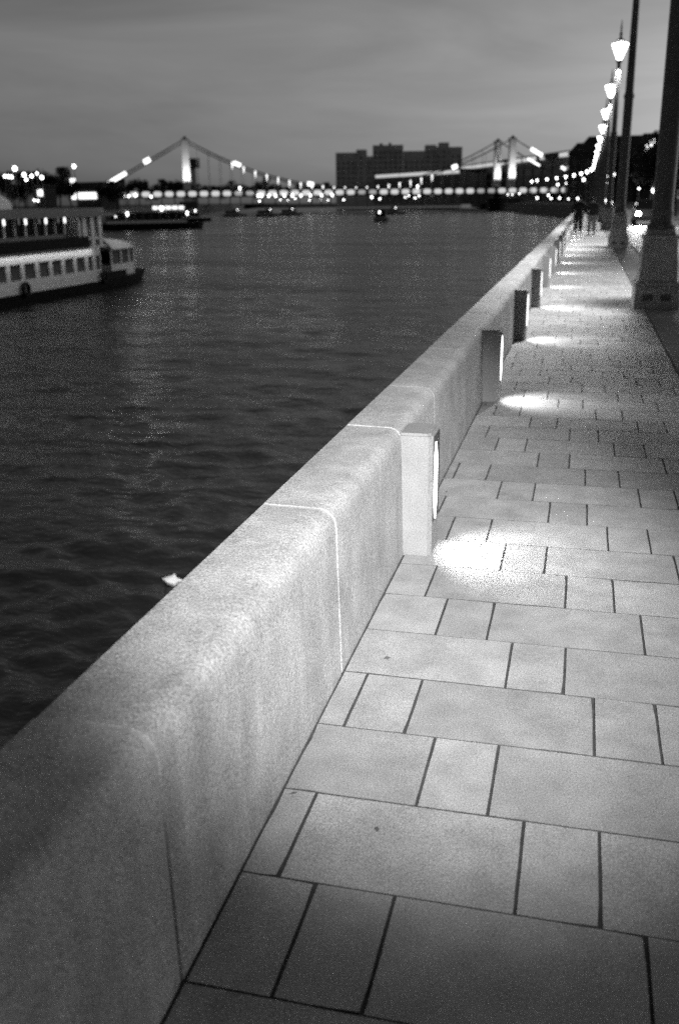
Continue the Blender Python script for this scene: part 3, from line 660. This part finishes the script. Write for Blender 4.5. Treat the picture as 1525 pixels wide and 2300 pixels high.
# ------------------------------------------------------------------ boats
M_BWHITE = mat('boat_white', .62, .45, .4, var=.08, scale=1.5); M_BHULL = mat('boat_hull_black', .010, .8, .1); M_BGREY = mat('boat_roof_grey', .14, .6, .3, var=.15, scale=2)
M_BGLASS = mat('boat_glass', .015, .08, .5); M_RUB = mat('tyre_rubber', .012, .8, .2); M_TARP = mat('white_tarp', .85, .7, .2)
def river_boat():
    X1 = -32.0; X0 = -38.4; Xm = (X0+X1)/2; YS_, YB = 28.0, 61.2
    root = empty('river_boat', (0, 0, 0), 0, 'long double decked white excursion boat with a black hull and bow cabin', 'boat')
    def o_(b, n, m, p=None, **k): return b.build(n, m, p or root, **k)
    def plan(inset, tip): return [(X0+inset, YS_+inset), (X1-inset, YS_+inset), (X1-inset, YB+1.5), (X1-.25-inset, YB+4.6), (X1-.8-inset, YB+7.3), (X1-1.6-inset, YB+9.4), (X1-2.4-inset, tip-.6), (Xm+.25, tip), (Xm-.25, tip), (X0+2.4+inset, tip-.6), (X0+1.6+inset, YB+9.4), (X0+.8+inset, YB+7.3), (X0+.25+inset, YB+4.6), (X0+inset, YB+1.5)]
    b = MB(); lo = plan(.25, 71.4); hi = plan(-.08, 73.6); n_ = len(lo)
    b.add([(p[0], p[1], WATER-.6) for p in lo]+[(p[0], p[1], -3.36) for p in hi], [(i, (i+1) % n_, n_+(i+1) % n_, n_+i) for i in range(n_)]+[tuple(range(n_, 2*n_)), tuple(range(n_))[::-1]]); o_(b, 'hull', M_BHULL)
    # lower deck house: wall with window openings (posts, sill band, head band)
    posts_y = [y*1.12 for y in (37.8, 39.15, 40.5, 41.86, 43.2, 44.55, 45.91, 47.34, 48.76, 50.1, 51.47, 52.84, 53.78)]
    o_(MB().box(X0+.1, X1, YS_+.8, 60.3, -3.36, -2.6), 'lower_wall', M_BWHITE)
    o_(MB().box(X0+.1, X1, YS_+.8, 60.3, -1.67, -1.18), 'window_header', M_BWHITE)
    o_(MB().box(X0+.4, X1-.22, YS_+1, 60.2, -2.62, -1.65), 'interior_partition', M_BHULL)
    o_(MB().box(X1-.24, X1-.02, YS_+.8, posts_y[0], -2.6, -1.67), 'side_panel', M_BWHITE)
    for a in posts_y: o_(MB().box(X1-.26, X1-.004, a-.17, a+.17, -2.6, -1.67), 'window_post', M_BWHITE)
    for a, c in zip(posts_y[:-1], posts_y[1:]):
        g = o_(MB().box(X1-.14, X1-.11, a+.17, c-.17, -2.6, -1.67), 'window', M_BGLASS)
        if rnd.random() < .5: MB().box(X1-.105, X1-.09, a+.17, a+.17+rnd.uniform(.2, .5), -2.58, -1.69).build('curtain', M_BGREY, g)
    # rounded front corner of the deck house with a wide pane
    b = MB(); cor = [(X1, 60.3), (X1-.15, 61.4), (X1-.8, 62.3), (X0+.9, 62.3), (X0+.25, 61.4), (X0+.1, 60.3)]
    b.prism(cor, 'z', -3.36, -2.6); b.prism(cor, 'z', -1.67, -1.18); o_(b, 'front_wall', M_BWHITE)
    o_(MB().prism([(p[0]-.06 if p[0] > Xm else p[0]+.06, p[1]-.05) for p in cor], 'z', -2.6, -1.67), 'front_glass', M_BGLASS)
    for q in ((X1-.02, 60.35), (X1-.16, 61.35), (X1-.75, 62.22)): o_(MB().box(q[0]-.07, q[0]+.01, q[1]-.07, q[1]+.07, -2.6, -1.67), 'window_post', M_BWHITE)
    # promenade deck: dark bulwark that overhangs the lower windows
    o_(MB().box(X0-.35, X1+.35, YS_, 59.1, -1.17, -1.02), 'promenade_deck', M_BGREY)
    o_(MB().box(X1+.25, X1+.34, YS_, 59.1, -1.02, -.36), 'bulwark', M_BHULL); o_(MB().box(X0-.34, X0-.25, YS_, 59.1, -1.02, -.36), 'bulwark', M_BHULL)
    # upper saloon
    o_(MB().box(X0+1, X1-.9, YS_+1, 58.6, -1.02, -.2), 'upper_wall', M_BGREY); o_(MB().box(X0+1.1, X1-1.0, YS_+1.1, 58.5, -.21, .86), 'upper_glass', M_BGLASS)
    y = YS_+1.2; k = 0
    while y < 58.6:
        w = .09 if k % 2 else .05
        p_ = o_(MB().box(X1-.99, X1-.84, y-w, y+w, -.2, .87), 'upper_post', M_BWHITE)
        if k % 2: MB().lathe([(.03, 0), (.055, .05), (.055, .3), (.03, .36)], 8, (X1-.78, y, .5)).build('deck_lamp', emis('boat_lamp', 2.0), p_)
        y += 1.16; k += 1
    # stair head and rails at the front of the upper deck
    o_(MB().box(X0+1, X1-.3, 59.0, 59.25, -1.1, .87), 'stair_frame', M_BWHITE)
    for yy in (60.1, 61.2, 62.3):
        o_(MB().box(X1-.7, X1-.45, yy-.22, yy+.22, -1.1, .87), 'front_pillar', M_BWHITE); o_(MB().box(X0+.7, X0+.95, yy-.12, yy+.12, -1.1, .87), 'front_pillar', M_BWHITE)
    o_(MB().box(X1-.72, X1-.5, 59.2, 62.5, -.65, -.45), 'rail', M_BWHITE)
    o_(MB().box(X0+.3, X1-.25, 59.15, 62.6, -1.17, -1.05), 'front_deck', M_BWHITE)
    o_(MB().box(X0+1.5, X1-1.6, 59.3, 61.8, -1.04, .8), 'wheelhouse', M_BGREY)
    o_(MB().box(X0-.25, X1+.25, YS_, 63.4, .87, 1.06).box(X0+.2, X1-.4, YS_, 62.9, 1.06, 1.4), 'roof', M_BGREY)
    # white rounded tarpaulins on the roof
    for (a, c, h_) in ((43.5, 48.6, .95), (48.7, 52.6, .85)):
        pr = [(0, 0)]+[((c-a)/2*(1-math.cos(R(t))), h_*math.sin(R(t))**.6) for t in (15, 35, 60, 90, 120, 145, 165)]+[(c-a, 0)]
        o_(MB().prism([(a+p[0], 1.38+p[1]) for p in pr], 'x', X0+1.2, X1-1.0), 'tarpaulin', M_TARP, smooth=True)
    # bow cabin with sloping roof
    cab = [(X1-.8, 64.2), (X1-.9, 67.2), (X1-1.15, 68.6), (X1-1.7, 69.6), (X0+1.7, 69.6), (X0+1.15, 68.6), (X0+.9, 67.2), (X0+.8, 64.2)]
    o_(MB().prism(cab, 'z', -3.36, -2.5), 'cabin_wall', M_BWHITE); o_(MB().prism([(p[0]+(-.06 if p[0] > Xm else .06), p[1]-.04) for p in cab], 'z', -2.5, -1.45), 'cabin_glass', M_BGLASS)
    for q in ((X1-.83, 64.3), (X1-.87, 65.9), (X1-.93, 67.3), (X1-1.17, 68.6), (X1-1.72, 69.55)): o_(MB().box(q[0]-.09, q[0]+.03, q[1]-.09, q[1]+.09, -2.5, -1.45), 'cabin_post', M_BWHITE)
    n_ = len(cab); o_(MB().add([(p[0]*1.0+(.15 if p[0] > Xm else -.15), p[1]+.15, -1.46) for p in cab]+[(p[0]+(-.35 if p[0] > Xm else .35), p[1]-.4, -.62-.085*max(0, p[1]-63.9)) for p in cab], [(i, (i+1) % n_, n_+(i+1) % n_, n_+i) for i in range(n_)]+[tuple(range(n_, 2*n_)), tuple(range(n_))[::-1]]), 'cabin_roof', M_BWHITE)
    o_(MB().box(X1-.45, X1-.35, 62.6, 65.6, -3.36, -2.9), 'bow_rail', M_BHULL)
    for yy in (51.3, 61.2):
        me = bpy.data.meshes.new('fender'); bm = bmesh.new(); n1, n2 = 18, 8; vv = []
        for i in range(n1):
            a = 2*math.pi*i/n1
            for j in range(n2):
                t = 2*math.pi*j/n2; rr = .33+.13*math.cos(t); vv.append(bm.verts.new((.11*math.sin(t), rr*math.cos(a), rr*math.sin(a))))
        for i in range(n1):
            for j in range(n2): bm.faces.new((vv[i*n2+j], vv[((i+1) % n1)*n2+j], vv[((i+1) % n1)*n2+(j+1) % n2], vv[i*n2+(j+1) % n2]))
        bm.to_mesh(me); bm.free(); me.materials.append(M_RUB); me.shade_smooth(); obj('tyre_fender', me, root, (X1+.14, yy, -3.12))
    l = bpy.data.lights.new('added_wall_light', 'AREA'); l.shape = 'RECTANGLE'; l.size = .12; l.size_y = 31; l.energy = BOAT_W
    lo_ = bpy.data.objects.new('added_wall_light', l); COL.objects.link(lo_); lo_.location = (X1+.27, 44.5, -1.2); lo_.rotation_euler = (0, R(20), 0); lo_.parent = root  # added unseen light that brightens the boat's lower wall
    light('added_bow_light', 'POINT', (X1+.3, 66.0, .75), BOAT_W*.5, root, .08); MB().lathe([(.05, -.06), (.08, 0), (.05, .06)], 8, (X1+.2, 63.45, .8)).build('added_bow_glass', emis('boat_lamp', 2.0), root)  # added light and glass, put in to brighten the bow and its reflection
    return root
BOAT_W = 75
river_boat()
def small_cruiser(loc, rz, ln, label, lit, s=1):
    root = empty('tour_boat', loc, rz, label, 'boat'); root.scale = (s, s, s); h = ln/2
    pl = [(-2.2, -h), (2.2, -h), (2.3, h-4), (1.4, h-1.4), (.2, h), (-.2, h), (-1.4, h-1.4), (-2.3, h-4)]; n_ = len(pl)
    MB().add([(p[0]*.85, p[1]*.96, -.5) for p in pl]+[(p[0], p[1], 1.25) for p in pl], [(i, (i+1) % n_, n_+(i+1) % n_, n_+i) for i in range(n_)]+[tuple(range(n_, 2*n_)), tuple(range(n_))[::-1]]).build('hull', M_BHULL, root)
    MB().box(2.2, 2.34, -h+.5, h-4.2, 1.26, 1.75).build('gunwale', M_BWHITE, root); MB().box(-2.3, -2.16, -h+.5, h-4.2, 1.26, 1.75).build('gunwale', M_BWHITE, root)
    MB().box(-1.7, 1.7, -h+1, h-5, 1.25, 1.9).build('cabin_wall', M_BGREY, root); MB().box(-1.6, 1.6, -h+1.1, h-5.1, 1.9, 3.3).build('cabin_glass', M_BGLASS, root)
    y = -h+1.2
    while y < h-5: MB().box(1.6, 1.72, y-.09, y+.09, 1.9, 3.3).build('cabin_post', M_BGREY, root); y += 1.7
    MB().box(-2.0, 2.0, -h+.6, h-4.4, 3.3, 3.75).build('roof', mat('cruiser_roof', .35, .6, .3), root)
    MB().box(-1.5, 1.5, h-9, h-5.5, 3.75, 4.7).build('wheelhouse', M_BGREY, root)
    if lit:
        y = -h*.05
        while y < h-5.2: MB().box(1.95, 2.06, y, y+1.05, 3.85, 4.5).build('lit_sign', emis('boat_sign', 1.5), root); y += 1.35
    for yy, zz in ((-h*.55, 3.0), (h*.12, 3.9), (h*.62, 3.0)) if lit else ((h*.2, 3.9),): MB().lathe([(.1, -.3), (.2, 0), (.2, .3), (.08, .45)], 8, (2.2, yy, zz)).build('lamp', M_DOT, root)
    return root
a, c = Vector((-92.6*1.12, 182.4*1.12, WATER)), Vector((-80*1.12, 192.5*1.12, WATER))
small_cruiser((a+c)/2+Vector((-1, 4, 0)), math.atan2(c.y-a.y, c.x-a.x)-math.pi/2, 21, 'dark tour boat with a lit strip along its roof near the far bank', True, 1.14)
p = az(428, 474, 330); small_cruiser(Vector((p.x, p.y, WATER)), R(-60), 16, 'small unlit dark boat moored behind the tour boat', False, .85)
for px, D_, rz in ((528, 440, -70), (602, 430, -80), (655, 455, -95), (884, 450, -85)):
    p = az(px, 465, D_); small_cruiser(Vector((p.x, p.y, WATER)), R(rz), 15, {528: 'small dark boat between the far bank and the bridge', 602: 'small boat under the brightest lamps by the bridge', 655: 'low dark boat just before the bridge', 884: 'low boat in front of the bridge behind the motor launch'}[px], False, .7)
# motor launch with its wake
p = az(856, 497, 293); la = empty('motor_launch', (p.x, p.y, WATER), R(8), 'small motor launch with a dark cabin and one lamp heading upriver', 'boat')
pl = [(-1.7, -5), (1.7, -5), (2.0, 0), (1.5, 3), (.2, 5.5), (-.2, 5.5), (-1.5, 3), (-2.0, 0)]; n_ = 8
MB().add([(q[0]*.8, q[1]*.95, -.4) for q in pl]+[(q[0]*1.25, q[1], 1.0) for q in pl], [(i, (i+1) % n_, n_+(i+1) % n_, n_+i) for i in range(n_)]+[tuple(range(n_, 2*n_)), tuple(range(n_))[::-1]]).build('hull', M_BGREY, la)
MB().box(-1.5, 1.5, -3.5, 1.5, 1.0, 3.2).build('cabin', M_BHULL, la); MB().box(-1.8, 1.8, -4, 1.8, 3.2, 3.5).build('roof', M_BGREY, la); MB().box(1.55, 1.75, -4.6, -4.4, .9, 3.3).build('stern_post', M_BWHITE, la)
MB().box(-2.1, 2.1, -4.95, -4.85, .7, 1.15).build('transom_rail', M_BWHITE, la)
MB().lathe([(.08, -.4), (.2, 0), (.08, .4)], 8, (-.3, -3.7, 2.6)).build('lamp', M_DOT, la)

# ------------------------------------------------------------------ car coming along the road
M_CAR = mat('car_paint', .06, .25, .5); M_CGL = mat('car_glass', .01, .05, .5)
car = empty('car', (3.75, 66, -.012), math.pi, 'dark car driving towards us with bright headlights on the road', 'car')
prof = [(-2.2, .3), (2.1, .3), (2.2, .55), (2.1, .8), (1.0, .95), (-1.9, .98), (-2.2, .8)]
b = MB(); b.prism([(q[0], q[1]) for q in prof], 'x', -.9, .9); b.build('body', M_CAR, car, bevel=.05)
b = MB(); b.add([(-.82, .95, .95), (.82, .95, .95), (.82, -1.7, .95), (-.82, -1.7, .95), (-.62, .2, 1.48), (.62, .2, 1.48), (.62, -1.1, 1.48), (-.62, -1.1, 1.48)], [(0, 1, 5, 4), (1, 2, 6, 5), (2, 3, 7, 6), (3, 0, 4, 7), (4, 5, 6, 7)]); b.build('cabin_glass', M_CGL, car)
MB().box(-.64, .64, -1.12, .22, 1.48, 1.53).build('roof', M_CAR, car)
for sx in (-1, 1):
    for yy in (-1.35, 1.35):
        w = MB().tube((sx*.92, yy, .32), (sx*.70, yy, .32), .32, None, 16).build('wheel', M_RUB, car); MB().tube((sx*.93, yy, .32), (sx*.915, yy, .32), .19, None, 12).build('rim', M_BGREY, w)
    MB().lathe([(.05, -.03), (.14, 0), (.05, .03)], 12, (0, 0, 0)).build('headlight', emis('headlight', 60), car, loc=(sx*.66, 2.16, .68)).rotation_euler = (R(90), 0, 0)
    light('headlight_beam', 'SPOT', (sx*.66, 2.26, .68), 2500, car, .08, 50, .8, (sx*.5, 14, -.5))

# ------------------------------------------------------------------ small things
b = MB(); g = random.Random(4); vs = [(0, 0, .05)]
for i in range(11):
    a = 2*math.pi*i/11; rr = g.uniform(.1, .24); vs.append((rr*math.cos(a)*1.5, rr*math.sin(a), g.uniform(-.05, .04)))
vs += [(v[0]*.9, v[1]*.9, v[2]-.06) for v in vs[1:]]
b.add(vs, [(0, i+1, (i+1) % 11+1) for i in range(11)]+[(i+1, (i+1) % 11+1, 12+(i+1) % 11, 12+i) for i in range(11)])
o = b.build('plastic_scrap', mat('pale_plastic', .75, .4, .4), None); o.location = (-5.223*1.12-.05, 11.347*1.12, WATER+.03); o.scale = (.75, .75, .75); tag(o, 'crumpled pale plastic scrap floating on the dark water', 'litter')
M_DRY = mat('dry_leaf_brown', .06, .9, .2)
lm = MB().add([(0, -.022, .004), (.012, 0, .01), (0, .024, .006), (-.012, .002, .002), (.0, 0, .012)], [(0, 1, 4), (1, 2, 4), (2, 3, 4), (3, 0, 4)]).mesh('dry_leaf', M_DRY)
for px, py in ((870, 1481), (847, 1866), (1003, 1106), (641, 1783)):
    v = ray(px, py); t = -EYE/v.z; q = v*t; o = obj('dry_leaf', lm, None, (max(q.x, -.70), q.y, .003), (0, 0, rnd.uniform(0, 6))); o.scale = (rnd.uniform(.4, .65),)*3
    tag(o, 'tiny dry leaf lying on the pale paving slabs', 'leaf', 'dry leaves on the pavement')
